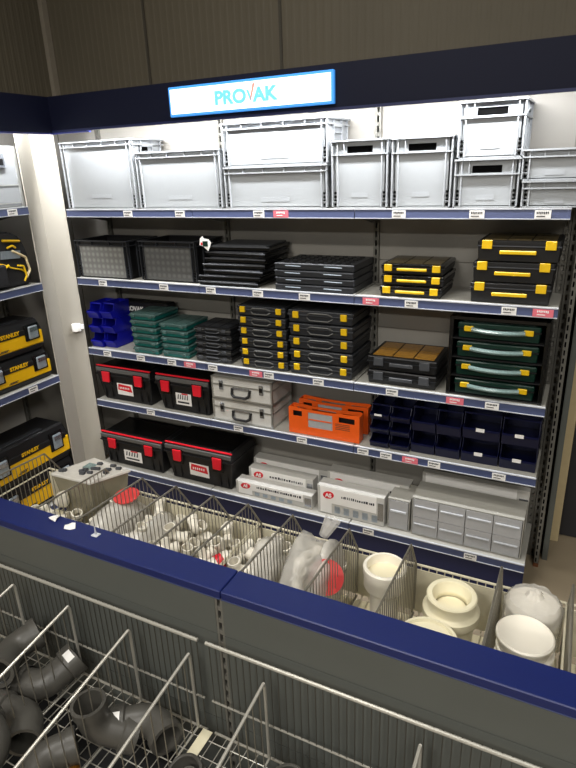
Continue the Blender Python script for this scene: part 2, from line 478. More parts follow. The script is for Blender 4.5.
# ------------------------------------------------------------------ goods: builders (front at y=0, centre x=0, base z=0)
def make_crate(w, d, h, slot=False, body='crate_grey', rib='crate_rib', front=None):
    t = thing('stacking_crate'); W = w/2; th = .004; i = .016
    m = MB()
    m.box(-W+i, W-i, i, d-i, .004, .010)
    fz = h-.05
    if slot:
        s = min(.075, W*.45); z0, z1 = h-.062, h-.03
        m.box(-W+i, -s, i, i+th, .006, h-.004).box(s, W-i, i, i+th, .006, h-.004)
        m.box(-s, s, i, i+th, .006, z0).box(-s, s, i, i+th, z1, h-.004)
    else: m.box(-W+i, W-i, i, i+th, .006, h-.004)
    m.box(-W+i, W-i, d-i-th, d-i, .006, h-.004)
    m.box(-W+i, -W+i+th, i, d-i, .006, h-.004).box(W-i-th, W-i, i, d-i, .006, h-.004)
    m.box(-W+.01, W-.01, .01, d-.01, 0, .005)
    m.build('body', body, t)
    m = MB()      # two flanges round the top
    for z0, z1, o in ((h-.008, h, 0), (h-.036, h-.030, .003)) if not slot else ((h-.008, h, 0), (h-.072, h-.066, .003)):
        m.box(-W+o, W-o, o, i+.002, z0, z1).box(-W+o, W-o, d-i-.002, d-o, z0, z1)
        m.box(-W+o, -W+i+.002, i, d-i, z0, z1).box(W-i-.002, W-o, i, d-i, z0, z1)
    m.build('rim', rib, t)
    m = MB()
    zb = h-.032 if not slot else h-.068
    n = 5 if w > .5 else (2 if slot else 3)
    for k in range(1, n):
        x = -W + w*k/n
        if slot: x = (-1 if k == 1 else 1) * (min(.075, W*.45)+.012)
        m.box(x-.002, x+.002, .004, i, zb, h-.007)
    for sx in (-1, 1):
        for q in (.006, .034):
            x = sx*(W-q); m.box(x-.003, x+.003, .005, i, .006, h-.007)
        m.box(min(sx*(W-.006), sx*(W-.034)), max(sx*(W-.006), sx*(W-.034)), .010, i, .03, .034)
        for y in (.03, d*.33, d*.66, d-.03):
            m.box(min(sx*(W-.004), sx*(W-i)), max(sx*(W-.004), sx*(W-i)), y-.003, y+.003, .006, h-.007)
    m.build('rib', rib, t)
    m = MB()
    for sx in (-1, 1):
        for k in range(4):
            x = sx*(W-.020); z = .012 + k*.019
            m.box(x-.006, x+.006, .0125, i+.0005, z, z+.011)
    m.build('corner_vent', 'slot_dark' if body == 'crate_grey' else 'black_gloss', t)
    if slot:
        MB().box(-s-.004, s+.004, i+th+.0005, i+th+.03, h-.066, h-.028).build('slot_shade', 'slot_dark', t)  # near black block, shade inside the crate put into its colour
    if front:
        MB().box(-W+.037, W-.037, i-.004, i-.0005, .008, h-.036).build('front_grid', front, t)
    else:
        MB().box(-W*.28, W*.28, i-.0015, i, h*.16, h*.16+.022).build('relief_plate', rib, t)
    if body == 'crate_grey' and h > .38:
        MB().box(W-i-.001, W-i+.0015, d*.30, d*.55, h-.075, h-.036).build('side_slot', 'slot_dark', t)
    # side handle
    MB().box(W-i-.0005, W-.003, d*.36, d*.64, h-.075, h-.07).box(W-i-.0005, W-.003, d*.36, d*.64, h-.045, h-.036).build('side_handle', rib, t)
    return t
Y0 = .02
ck = []
def crate(x0, x1, z, h, d, slot, label, y=Y0, body='crate_grey', rib='crate_rib', front=None, rz=0, group='grey crates on the top shelf', loc=None):
    t = make_crate(x1-x0, d, h, slot, body, rib, front)
    t.location = loc or ((x0+x1)/2, y, z); t.rotation_euler = (0, 0, rz)
    tag(t, label, 'crate', group); return t
z1 = Z[1]+.002
crate(.0, .576, z1, .402, .33, False, 'tallest grey stacking crate, leftmost on the top shelf')
crate(.598, 1.196, z1, .32, .30, False, 'grey stacking crate on the top shelf between the tallest crate and the double stack')
crate(1.215, 1.84, z1, .218, .33, False, 'long grey crate, lower of the double stack under the sign')
crate(1.218, 1.845, z1+.219, .222, .33, False, 'long grey crate, upper of the double stack just right of the sign centre')
crate(1.862, 2.162, z1, .325, .33, True, 'narrow grey crate with black handle slot, next to the long double stack')
crate(2.176, 2.472, z1, .322, .33, True, 'narrow grey crate with black handle slot, between its twin and the stacked slotted pair')
crate(2.480, 2.772, z1, .215, .33, True, 'grey slotted crate, lower one of the stacked narrow pair')
crate(2.486, 2.776, z1+.216, .240, .33, True, 'grey slotted crate, highest on the top shelf at the right')
crate(2.782, 3.062, z1, .115, .30, False, 'low grey crate, lower one at the far right end of top shelf')
crate(2.772, 3.052, z1+.116, .130, .30, False, 'low grey crate, upper one at the far right end of top shelf')

# black crates on second shelf
z2 = Z[2]+.002
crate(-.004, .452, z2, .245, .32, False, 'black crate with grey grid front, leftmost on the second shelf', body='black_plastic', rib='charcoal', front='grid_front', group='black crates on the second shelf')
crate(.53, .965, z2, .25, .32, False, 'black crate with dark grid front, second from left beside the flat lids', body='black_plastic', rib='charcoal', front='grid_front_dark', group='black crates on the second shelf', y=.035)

# flat black lids
def make_lid(w, d, h):
    t = thing('flat_lid')
    MB().box(-w/2, w/2, 0, d, 0, h*.55, .003).build('tray', 'black_gloss', t)
    MB().box(-w/2-.006, w/2+.006, -.006, .004, h*.5, h*.72, .001).box(-w/2+.02, w/2-.02, .01, d-.01, h*.5, h*.8).build('rim', 'dark_grey', t)  # rim paler than the tray, edge highlights put into its colour
    return t
lid = make_lid(.40, .30, .034)
for k in range(7):
    dx = [-.03, -.02, .03, .035, .05, .06, .08][k]
    dy = [.015, .025, .02, .03, .035, .03, .045][k]
    place(lid, k == 0, (1.215+dx*.6, dy, z2+k*.0345), R([0, 2, -2, 3, 0, -3, 2][k]), 'flat black crate lid, %s in its stack on the second shelf' % level(k, 7), 'lid', 'stack of flat black lids')
t = thing('hanging_card', (1.075, -.012, 1.852), R(8)); t.scale = (.95, .95, .95)
MB().prism([(-.03, .035), (-.012, .05), (-.004, .036), (.03, .03), (.045, .008), (.022, -.04), (-.012, -.012), (-.035, -.004)], 'y', 0, .0015).build('card', 'paper', t)
MB().box(-.012, .022, -.002, -.0005, -.012, .02).build('print', 'green', t)
MB().box(-.026, -.014, -.002, -.0005, -.004, .012).build('print', 'red', t)
tag(t, 'small white card with green print beside the flat black lids', 'card')
# grey trays
def make_tray(w, d, h):
    t = thing('storage_tray')
    MB().box(-w/2, w/2, 0, d, 0, h-.003, .003).build('body', 'charcoal', t)
    m = MB()
    for a in range(8):
        for b in range(5):
            x = -w/2+.05+a*(w-.1)/7; y = .05+b*(d-.1)/4
            m.cyl((x, y, h-.003), (x, y, h+.002), .016, seg=8)
    m.build('lid_dimple', 'black_plastic', t)
    MB().box(-w/2-.002, w/2+.002, -.003, .002, h-.010, h-.005).build('front_ridge', 'dark_grey', t)
    MB().cyl((-w*.36, -.002, h*.55), (-w*.16, -.002, h*.5), .003, seg=6).build('highlight_bar', 'latch_grey', t)
    MB().cyl((w*.14, -.002, h*.55), (w*.36, -.002, h*.5), .003, seg=6).build('highlight_bar', 'latch_grey', t)
    return t
tr = make_tray(.47, .33, .037)
for k in range(4):
    place(tr, k == 0, (1.752+.004*(k % 2), .015, z2+k*.0395), 0, 'flat charcoal tray with dimpled lid, %s of the stack of four' % level(k, 4), 'tray', 'stack of charcoal trays')

# organisers
def make_org(w, d, h, body, lid_, clip, cw=.03, ch=.03, cx=.33, handle='bar', hm=None, edge='dark_grey', bodyz=.6, top=None, hw=.17, cz=.62):
    t = thing('organiser_case'); W = w/2
    MB().taper(-W+.006, W-.006, .006, d-.004, 0, h*bodyz, -.004, -.003, .004).build('body', body, t)
    l = MB().box(-W, W, 0.0, d, h*bodyz+.001, h-.002, .005).build('lid', lid_, t)
    m = MB(); nx, ny = (3, 2) if w > .26 else (2, 2)
    for a in range(nx):
        for b in range(ny):
            x0 = -W+.02 + a*(w-.04)/nx; y0 = .03+b*(d-.05)/ny
            m.box(x0+.004, x0+(w-.04)/nx-.004, y0, y0+(d-.05)/ny-.008, h-.002, h+.001)
    m.build('lid_panel', top or edge, l)
    MB().box(-W-.001, W+.001, -.003, .004, h*bodyz-.001, h*bodyz+.004).build('lid_edge', edge, l)
    for sx in (-1, 1):
        x = sx*w*cx
        MB().box(x-cw/2, x+cw/2, -.010, .004, h*cz-ch/2, h*cz+ch/2, .002).build('clip', clip, t)
    if handle == 'bar':
        MB().box(-w*hw, w*hw, -.012, -.003, h*.36, h*(.62 if cz < .7 else .54), .003).build('handle', hm or body, t)
    elif handle == 'arch':
        m = MB()
        m.path([(-w*.2, .002, h*.60), (-w*.14, -.012, h*.82), (w*.14, -.012, h*.82), (w*.2, .002, h*.60)], .0045)
        m.path([(-w*.2, .002, h*.42), (-w*.14, -.010, h*.25), (w*.14, -.010, h*.25), (w*.2, .002, h*.42)], .0035)
        m.build('handle', hm or 'dark_grey', t)
    return t
def stack(proto, n, x, y, z, dh, fmt, group, jitter=.004, rz=0):
    for k in range(n):
        place(proto, k == 0, (x+random.uniform(-jitter, jitter), y+random.uniform(0, jitter), z+k*dh), rz+R(random.uniform(-1, 1)), fmt % level(k, n), 'organiser', group)
# second shelf, yellow handled
p = make_org(.325, .30, .054, 'black_plastic', 'black_gloss', 'yellow', .040, .034, .38, 'bar', 'yellow', 'charcoal', top='brown_lid', hw=.235)
stack(p, 3, 2.295, .03, z2, .058, 'black organiser with yellow handle, %s of the small three', 'small black organisers with yellow handles')
p = make_org(.365, .31, .098, 'black_plastic', 'black_plastic', 'yellow', .046, .040, .38, 'bar', 'yellow', 'dark_grey', bodyz=.72, top='brown_lid', hw=.22, cz=.80)
for k in range(3):
    place(p, k == 0, (2.775+[0, .006, .022][k], [.025, .02, .012][k], z2+k*.1005), 0, 'deep black organiser with yellow handle, %s of the large three' % level(k, 3), 'organiser', 'deep black organisers with yellow handles')
# third shelf
z3 = Z[3]+.002
p = make_org(.215, .26, .043, 'teal', 'teal_lid', 'teal_lid', .026, .016, .33, 'none', edge='teal_lid', top='teal_lid')
stack(p, 6, .505, .02, z3, .0465, 'small teal case with grey lid, %s of the stack of six', 'stack of six teal cases')
p = copy_tree(p)
for k in range(5):
    place(p, k == 0, (.752+random.uniform(-.003, .003), .02, z3+k*.0465), R(random.uniform(-1, 1)), 'small teal case with grey lid, %s of the shorter stack' % level(k, 5), 'organiser', 'stack of five teal cases')
p = make_org(.27, .25, .044, 'charcoal', 'black_plastic', 'dark_grey', .03, .018, .33, 'arch', 'dark_grey', edge='grey_front', top='charcoal')
stack(p, 5, 1.045, .025, z3, .046, 'plain charcoal case with scalloped edge, %s of its stack of five', 'stack of plain charcoal cases', .006)
p = make_org(.325, .30, .062, 'charcoal', 'charcoal', 'yellow', .034, .034, .37, 'arch', 'grey_front', edge='dark_grey', top='charcoal')
stack(p, 6, 1.410, .02, z3, .0655, 'charcoal organiser with yellow clips, %s of the narrower stack of six', 'narrow yellow clipped organisers', .003)
p = make_org(.395, .32, .074, 'charcoal', 'charcoal', 'yellow', .036, .038, .37, 'arch', 'grey_front', edge='dark_grey', top='charcoal')
stack(p, 5, 1.786, .02, z3, .0785, 'charcoal organiser with yellow clips, %s of the wider stack of five', 'wide yellow clipped organisers', .003)
p = make_org(.385, .31, .078, 'black_plastic', 'black_plastic', 'dark_grey', .055, .045, .33, 'bar', 'dark_grey', edge='charcoal', top='amber_lid')
stack(p, 2, 2.262, .03, z3, .082, 'black organiser with amber lid and grey clips, %s of the pair on the third shelf', 'pair of amber lidded organisers', .002)
# rack with four green cases
t = thing('case_rack', (2.742, .02, z3))
W = .235
m = MB().box(-W, -W+.02, 0, .33, 0, .42, .002).box(W-.02, W, 0, .33, 0, .42, .002).box(-W+.02, W-.02, 0, .33, .405, .42).box(-W+.02, W-.02, .315, .33, 0, .405)
m.build('frame', 'black_gloss', t)
for k in range(4):
    MB().box(-W+.021, W-.021, .004, .314, .003+k*.1, .009+k*.1).build('rack_shelf', 'black_plastic', t)
tag(t, 'black upright rack holding four green cases, right end of the third shelf', 'rack')
def make_green():
    t = make_org(.39, .28, .082, 'green', 'green', 'yellow', .044, .026, .36, 'none', edge='black_plastic', top='green', bodyz=.62)
    m = MB(); pts = []
    for i in range(13):
        u = i/12*2-1; pts.append((u*.125, -.012-.01*(1-u*u), .050-.006*(1-u*u)))
    m.sweep(pts, [.012]*13, 8); m.build('handle', 'clear_grey', t, smooth=True)
    return t
p = make_green()
for k in range(4):
    place(p, k == 0, (2.742, .025, z3+.010+k*.1), 0, 'dark green case with clear handle, %s in the black rack' % level(k, 4), 'organiser', 'green cases in the rack')
# open fronted bins
def make_bin(w, d, h, m_, card=False):
    t = thing('storage_bin'); W = w/2; th = .003
    m = MB()
    m.box(-W, W, 0.02, d, 0, th).box(-W, W, d-th, d, th, h)
    for a in (-W, W-th):
        m.prism([(.02, 0), (d, 0), (d, h), (.05, h), (.035, h*.55), (0, h*.5)], 'x', a, a+th)
    m.hexa([(-W, .02, 0), (W, .02, 0), (W, .023, 0), (-W, .023, 0), (-W, 0, h*.48), (W, 0, h*.48), (W, .003, h*.48), (-W, .003, h*.48)])
    m.build('body', m_, t)
    MB().box(-W-.002, W+.002, .05, .056, h-.010, h).box(-W-.003, -W, .05, d, h-.005, h).box(W, W+.003, .05, d, h-.005, h).build('rim', m_, t)
    MB().box(-W+.004, W-.004, -.006, .001, h*.42, h*.5).build('lip', m_, t)
    if card: MB().box(-.025, .018, -.0085, -.0065, h*.40, h*.54).build('label_card', 'paper', t)
    return t
p = make_bin(.095, .20, .104, 'bin_blue'); f = True
for c, x in enumerate((.062, .165)):
    for k in range(3):
        place(p, f, (x, .02+c*.02, z3+k*.104), 0, 'bright blue open bin, %s of the column %s' % (('bottom', 'middle', 'top')[k], ('beside the pale corner panel', 'beside the black lettered boxes')[c]), 'bin', 'bright blue bins'); f = False
for k in range(2):
    t = thing('black_box', (.33, .235, z3+k*.150)); 
    MB().box(-.22, .22, 0, .10, 0, .147, .008).build('body', 'black_plastic', t)
    text('lettering', 'PROVAK', .045, 'paper', t, (-.075, -.002, .095), depth=.0006)
    tag(t, 'black flat box with white PROVAK lettering behind the teal cases, %s' % ('lower one', 'upper one')[k], 'box', 'black boxes behind the teal cases')
z4 = Z[4]+.002
cols = [(2.145, .11, 3, .085, (2,)), (2.265, .11, 3, .085, ()), (2.395, .13, 2, .135, ()), (2.532, .13, 2, .135, ()), (2.702, .19, 2, .14, (0, 1)), (2.896, .18, 2, .14, (0, 1))]
cn = ['first', 'second', 'third', 'fourth', 'fifth', 'rightmost']
for c, (x, w_, n, h_, cards) in enumerate(cols):
    pc = make_bin(w_, .27, h_, 'bin_navy', True) if cards else None
    pn = make_bin(w_, .27, h_, 'bin_navy') if len(cards) < n else None
    fc = fn = True
    for k in range(n):
        c_ = k in cards
        place(pc if c_ else pn, fc if c_ else fn, (x, .02+.015*(c > 1), z4+k*(h_+.001)), 0, 'dark navy open bin%s, %s tier of the %s bin column' % (' with white card' if c_ else '', level(k, n).replace(' from the bottom', ''), cn[c]), 'bin', 'dark navy bins')
        if c_: fc = False
        else: fn = False

# toolboxes black and red
def sticker(parent, x, z, w, h, y, style):
    t = MB().box(x-w/2, x+w/2, y-.0015, y, z-h/2, z+h/2).build('sticker', 'paper', parent)
    m = MB()
    if style == 'red':
        m.prism([(x-w*.45, z-h*.1), (x-w*.40, z+h*.38), (x+w*.38, z+h*.30), (x+w*.46, z-h*.2)], 'y', y-.0025, y-.0016); m.build('print', 'red', t)
        m = MB()
        for i in range(6): m.box(x-w*.33+i*w*.11, x-w*.27+i*w*.11, y-.0032, y-.0026, z, z+h*.16)
        m.build('print', 'paper', t)
    else:
        for i in range(5): m.prism([(x-w*.4+i*w*.15, z-h*.05), (x-w*.34+i*w*.15, z+h*.32), (x-w*.29+i*w*.15, z+h*.32), (x-w*.33+i*w*.15, z-h*.05)], 'y', y-.0025, y-.0016)
        m.box(x-w*.4, x+w*.35, y-.0025, y-.0016, z-h*.35, z-h*.22)
        m.build('print', 'ink', t)
        MB().box(x-w*.1, x+w*.3, y-.0028, y-.0017, z+h*.34, z+h*.44).build('print', 'red', t)
def make_tb(w, d, h, style, sx=0.0, trim='front'):
    t = thing('toolbox'); W = w/2
    MB().hexa([(-W+.03, .025, 0), (W-.03, .025, 0), (W-.03, d-.02, 0), (-W+.03, d-.02, 0), (-W, 0, h*.78), (W, 0, h*.78), (W, d, h*.78), (-W, d, h*.78)], .006).build('body', 'black_plastic', t)
    MB().box(-W-.006, W+.006, -.008, d+.004, h*.755, h*.80, .002).build('body_rim', 'black_plastic', t)
    l = MB().taper(-W-.004, W+.004, -.006, d+.003, h*.801, h, .012, .012, .006).build('lid', 'black_plastic', t)
    m = MB()
    m.box(-W+.03, W-.03, .05, d-.05, h, h+.006, .002); m.build('lid_panel', 'black_gloss', l)
    m = MB().box(-W+.004, W-.004, -.0065, .012, h*.87, h*.975, .002)
    m.build('front_band', 'grey_front' , l)
    MB().box(-W+.0, W-.0, .005, .018, h+.0005, h+.010, .002).build('red_trim', 'red', l)
    for s in (-1, 1):
        MB().hexa([(s*w*.30-.030, -.022, h*.58), (s*w*.30+.030, -.022, h*.58), (s*w*.30+.030, .0, h*.58), (s*w*.30-.030, .0, h*.58),
                   (s*w*.30-.036, -.018, h*.88), (s*w*.30+.036, -.018, h*.88), (s*w*.30+.036, -.004, h*.88), (s*w*.30-.036, -.004, h*.88)], .003).build('latch', 'red', t)
        MB().box(s*w*.30-.045, s*w*.30+.045, -.009, .0, h*.50, h*.90, .002).build('latch_mount', 'black_gloss', t)
    m = MB()
    for s in (-1, 1):
        for q in (.06, .0): m.box(s*(W-.05-q)-.006, s*(W-.05-q)+.006, .010, .03, .02, h*.5)
    m.build('rib', 'black_plastic', t)
    sticker(t, sx, h*.40, w*.29, h*.36, .0085, style)
    return t
TB = [(.01, .515, z4, .265, .29, 'red', .02, 'black toolbox with red latches and red sticker, fourth shelf, far left'),
      (.545, 1.0, z4, .265, .29, 'white', .02, 'black toolbox with red latches and white sticker, fourth shelf beside the aluminium cases'),
      (.02, .60, Z[5]+.002, .262, .32, 'white', -.045, 'black toolbox with red latches and white sticker, bottom shelf, far left'),
      (.612, 1.175, Z[5]+.002, .285, .32, 'red', -.045, 'black toolbox with red latches and red sticker, bottom shelf, largest of the four')]
for x0, x1, z, h, d, st, y, lab in TB:
    t = make_tb(x1-x0-.02, d, h-.012, st); t.location = ((x0+x1)/2, y+.0, z); tag(t, lab, 'toolbox', 'black and red toolboxes')
# aluminium cases
def make_alu(w, d, h):
    t = thing('aluminium_case'); W = w/2
    MB().box(-W+.003, W-.003, .003, d-.003, .003, h-.003).build('body', 'alu', t)
    m = MB()
    for z in (0, h*.60, h-.012):
        m.box(-W, W, 0, .006, z, z+.011).box(-W, -W+.006, .006, d, z, z+.011).box(W-.006, W, .006, d, z, z+.011).box(-W+.006, W-.006, d-.006, d, z, z+.011)
    for sx in (-1, 1):
        for y in (0, d-.012): m.box(sx*W-(.012 if sx > 0 else 0), sx*W+(0 if sx > 0 else .012), y-.001, y+.013, 0.001, h-.001)
    m.build('frame', 'alu_edge', t)
    for s in (-1, 1):
        x = s*w*.33
        MB().box(x-.015, x+.015, -.008, 0, h*.42, h*.84, .002).build('latch', 'chrome', t)
        MB().box(x-.009, x+.009, -.012, -.009, h*.55, h*.72).build('latch_slot', 'black_gloss', t)
    MB().path([(-.065, -.003, h*.56), (-.062, -.016, h*.30), (-.04, -.022, h*.22), (.04, -.022, h*.22), (.062, -.016, h*.30), (.065, -.003, h*.56)], .009, 8).build('handle', 'black_plastic', t)
    MB().box(-.06, .06, -.004, 0, h*.5, h*.6).build('handle_mount', 'chrome', t)
    return t
p = make_alu(.445, .27, .152)
for k in range(2): place(p, k == 0, (1.235, .02+.004*k, z4+k*.1535), 0, 'silver aluminium case with black handle, %s of the two stacked' % ('lower', 'upper')[k], 'case', 'aluminium cases')
# orange carriers
def make_orange(w, d, h):
    t = thing('carrier_case'); W = w/2
    m = MB()
    def plate(y0, y1):
        hz0, hz1 = h*.66, h*.86
        m.box(-W, W, y0, y1, 0, h*.30)
        m.box(-W, -W+.13, y0, y1, h*.30, hz0).box(W-.17, W, y0, y1, h*.30, hz0)
        for (a, b) in ((-W, -W+.03), (-W+.09, -W+.13), (W-.17, W-.13), (W-.03, W)): m.box(a, b, y0, y1, hz0, hz1)
        m.prism([(-W, hz1), (-W+.13, hz1), (-W+.13, h*.95), (-W+.015, h), (-W, h*.96)], 'y', y0, y1)
        m.prism([(W-.17, hz1), (W, hz1), (W, h*.96), (W-.015, h), (W-.17, h*.95)], 'y', y0, y1)
        m.box(-W+.13, W-.17, y0, y1, h*.86, h*.95)
    plate(0, .004); plate(d-.004, d)
    m.box(-W, -W+.004, .004, d-.004, 0, h*.96).box(W-.004, W, .004, d-.004, 0, h*.96).box(-W, W, .004, d-.004, 0, .004)
    m.build('shell', 'orange', t)
    MB().box(-W+.131, W-.171, .002, .006, h*.30, h*.855).build('window', 'clear', t)
    MB().box(-W+.01, W-.01, .034, .044, .01, h*.84).build('dark_interior', 'black_plastic', t)  # black sheet added inside, standing for the dark interior behind the holes
    m = MB()
    for i in range(3):
        for j in range(2): m.box(-W+.14+i*.05, -W+.18+i*.05, .010, .03, h*.33+j*h*.26, h*.55+j*h*.26)
    m.build('insert', 'clear_grey', t)
    MB().box(-W+.135, W-.175, -.001, .0015, h*.58, h*.62).build('window_bar', 'orange', t)
    m = MB()
    for i in range(4): m.box(W-.15, W-.06, -.002, 0, h*.40+i*.011, h*.40+i*.011+.004)
    m.build('vent', 'rust', t)
    return t
p = make_orange(.46, .065, .175)
place(p, True, (1.795, .03, z4), 0, 'bright orange open carrier case, front one of the pair', 'carrier', 'orange carriers')
place(p, False, (1.80, .17, z4), 0, 'bright orange open carrier case, rear one of the pair', 'carrier', 'orange carriers')

# base shelf: long boxed goods
z5 = Z[5]+.002
def make_pack(w, d, h, logo=True, m_='paper'):
    t = thing('boxed_rack'); W = w/2
    MB().box(-W, W, .001, d, 0, h, .002).build('carton', 'clear_dense', t)
    MB().box(-W+.02, W*.78, -.002, .0005, h*.42, h*.98).box(-W+.02, -W+.22*w, -.002, .0005, h*.05, h*.42).build('front_label', m_, t)
    if logo:
        s = MB().prism([(-W+.075+.036*math.cos(i*math.pi/8)+.006*math.sin(i*math.pi/8), h*.70+min(h*.22, .026)*math.sin(i*math.pi/8)) for i in range(16)], 'y', -.0035, -.0022).build('logo', 'red', t)
        text('lettering', 'AS', min(h*.3, .036), 'paper', s, (-W+.075, -.0042, h*.69), depth=.0004)
    m = MB()
    x = -W+.16
    while x < W*.70:
        q = random.uniform(.004, .014); m.box(x, x+q, -.0032, -.0022, h*.68, h*.68+.012+random.random()*.005); x += q+random.uniform(.003, .008)
    m.build('print', 'ink', t)
    m = MB()
    for i in range(5): m.box(-W+.22*w+.02+i*.06, -W+.22*w+.055+i*.06, -.0012, .0008, h*.10, h*.34)
    m.build('print', 'latch_grey', t)
    MB().box(W*.82, W-.004, -.003, -.0005, h*.2, h*.8).build('end_clip', 'chrome', t)
    return t
PK = [(1.18, 1.735, -.03, .095, .085, 'long white boxed item with red logo, frontmost on the bottom shelf beside the toolbox', 0),
      (1.225, 1.70, .07, .15, .08, 'long white boxed item with red logo, second row on the bottom shelf', 0),
      (1.21, 1.76, .17, .175, .08, 'long white boxed item with red logo, rear row by the toolbox', 0),
      (1.775, 2.205, -.03, .195, .10, 'tall white boxed item with red logo, frontmost in the middle of the bottom shelf', 0),
      (1.78, 2.31, .12, .215, .10, 'long white boxed item with red logo behind the tall white box', 0),
      (2.36, 2.97, .24, .27, .05, 'long white topped box behind the clear drawer cabinet', 1)]
for x0, x1, y, h, d, lab, nl in PK:
    t = make_pack(x1-x0, d, h, not nl); t.location = ((x0+x1)/2, y, z5); t.rotation_euler = (0, 0, R(random.uniform(-.5, .5)))
    tag(t, lab, 'boxed item', 'long white boxed items')
def make_drawers(w, d, h, nx, nz):
    t = thing('drawer_cabinet'); W = w/2
    m = MB().box(-W, W, .004, d, h-.006, h).box(-W, W, .004, d, 0, .004).box(-W, -W+.004, .004, d, .004, h-.006).box(W-.004, W, .004, d, .004, h-.006).box(-W+.004, W-.004, d-.004, d, .004, h-.006)
    m.build('housing', 'deck', t)
    cw = (w-.012)/nx; chh = (h-.012)/nz
    for i in range(nx):
        for j in range(nz):
            x0 = -W+.006+i*cw; zz = .005+j*chh
            dr = MB().box(x0+.002, x0+cw-.002, .0, .004, zz+.002, zz+chh-.002).box(x0+.003, x0+.006, .004, d-.03, zz+.002, zz+chh*.8).box(x0+cw-.006, x0+cw-.003, .004, d-.03, zz+.002, zz+chh*.8).box(x0+.006, x0+cw-.006, .004, d-.03, zz+.002, zz+.005).build('drawer', 'clear', t)
            MB().box(x0+.012, x0+cw-.012, -.008, -.0005, zz+chh*.60, zz+chh*.66).build('drawer_handle', 'rail_clear', dr)
    return t
t = make_drawers(.60, .20, .245, 4, 2); t.location = (2.668, -.03, z5)
tag(t, 'clear cabinet of eight drawers, bottom shelf at the right', 'cabinet')
t = make_drawers(.13, .20, .20, 1, 1); t.location = (2.288, -.02, z5)
tag(t, 'small clear single box between the white boxed item and the drawer cabinet', 'box')

# ------------------------------------------------------------------ goods on the left unit
def make_yellowbox(w, d, h, latches=2):
    t = thing('toolbox'); W = w/2
    MB().hexa([(-W+.012, .012, 0), (W-.012, .012, 0), (W-.012, d-.01, 0), (-W+.012, d-.01, 0), (-W, 0, h*.16), (W, 0, h*.16), (W, d, h*.16), (-W, d, h*.16)], .003).build('base', 'black_plastic', t)
    MB().box(-W, W, 0, d, h*.161, h*.60, .008).build('body', 'stanley_yellow', t)
    MB().box(-W+.03, W-.03, -.004, .02, h*.56, h*.72, .003).build('front_band', 'black_plastic', t)
    l = MB().taper(-W-.004, W+.004, -.005, d+.004, h*.601, h*.98, .02, .03, .012).build('lid', 'black_plastic', t)
    MB().box(-W*.5, W*.5, .05, .10, h*.975, h, .004).build('lid_handle', 'charcoal', l)
    for s in (-1, 1):
        x = s*w*.33
        MB().box(x-.055, x+.055, -.007, .004, h*.34, h*.86, .003).build('latch_mount', 'black_gloss', t)
        a = MB().box(x-.036, x+.036, -.022, -.0075, h*.40, h*.80, .006).build('latch', 'latch_grey', t)
        MB().box(x-.030, x+.030, -.026, -.0225, h*.64, h*.76, .001).build('latch_top', 'chrome', a)
    text('lettering', 'STANLEY', .033, 'stanley_yellow', t, (0, -.0065 if True else 0, h*.675), depth=.0008)
    MB().box(-w*.12-.03, -w*.12+.03, -.0012, 0, h*.22, h*.245).box(-w*.12-.02, -w*.12+.04, -.0012, 0, h*.255, h*.275).build('print', 'ink', t)
    return t
def lplace(t, yc, z, lab, cat, x=-.025, group=None):
    t.location = (x, yc, z); t.rotation_euler = (0, 0, R(90)); tag(t, lab, cat, group)
lz3 = LZ[3]+.002
p = make_yellowbox(.50, .26, .205)
place(p, True, (-.025, -.57, lz3), R(90), 'black and yellow toolbox with grey latches, lower of the two on the left unit shelf', 'toolbox', 'yellow toolboxes on the left')
place(p, False, (-.025, -.59, lz3+.207), R(90), 'black and yellow toolbox with grey latches, upper of the two on the left unit shelf', 'toolbox', 'yellow toolboxes on the left')
p = make_yellowbox(.66, .30, .262)
place(p, True, (-.02, -.60, LZ[4]+.002), R(90), 'large black and yellow toolbox at the very bottom of the left unit', 'toolbox', 'yellow toolboxes on the left')
place(p, False, (-.02, -.62, LZ[4]+.266), R(90), 'large black and yellow toolbox on top of another, under the left price rail', 'toolbox', 'yellow toolboxes on the left')
# tool bag
t = thing('tool_bag')
m = MB(); prof = [(-.21, 0), (.21, 0), (.228, .07), (.222, .20), (.19, .29), (.12, .33), (-.08, .33), (-.17, .29), (-.215, .20), (-.225, .06)]
m.prism(prof, 'y', .01, .24)
es = list(m.bm.edges); bmesh.ops.bevel(m.bm, geom=es, offset=.012, segments=2, affect='EDGES')
m.build('body', 'fabric_black', t, smooth=True)
m = MB().path([(-.19, .006, .19), (-.1, .002, .17), (.02, 0, .15), (.08, .0, .12), (.15, .0, .10), (.19, .004, .07)], .005)
m.build('piping', 'yellow', t)
MB().prism([(.02, .18), (.15, .17), (.16, .215), (.03, .225)], 'y', -.004, .009).build('front_patch', 'latch_grey', t)
m = MB().path([(.07, -.004, .24), (.11, -.004, .25), (.13, -.004, .235)], .006).path([(.12, -.006, .13), (.16, -.008, .12), (.17, -.008, .06), (.15, -.006, .03)], .006)
m.path([(.05, -.002, .285), (.17, .0, .27)], .008).path([(-.02, -.003, .10), (.06, -.004, .14)], .007); m.build('buckle', 'yellow', t)
MB().path([(.10, -.006, .22), (.19, -.004, .17), (.205, -.004, .09), (.17, -.006, .05)], .008).build('carabiner', 'cream', t)
MB().box(-.12, .03, -.025, .008, .02, .15, .01).build('pocket', 'fabric_black', t)
MB().path([(-.1, .12, .295), (-.09, .12, .34), (.09, .12, .34), (.1, .12, .295)], .012, 8).build('handle', 'fabric_black', t)
lplace(t, -.555, LZ[2]+.002, 'black fabric tool bag with yellow piping and buckles on the left unit', 'tool bag')
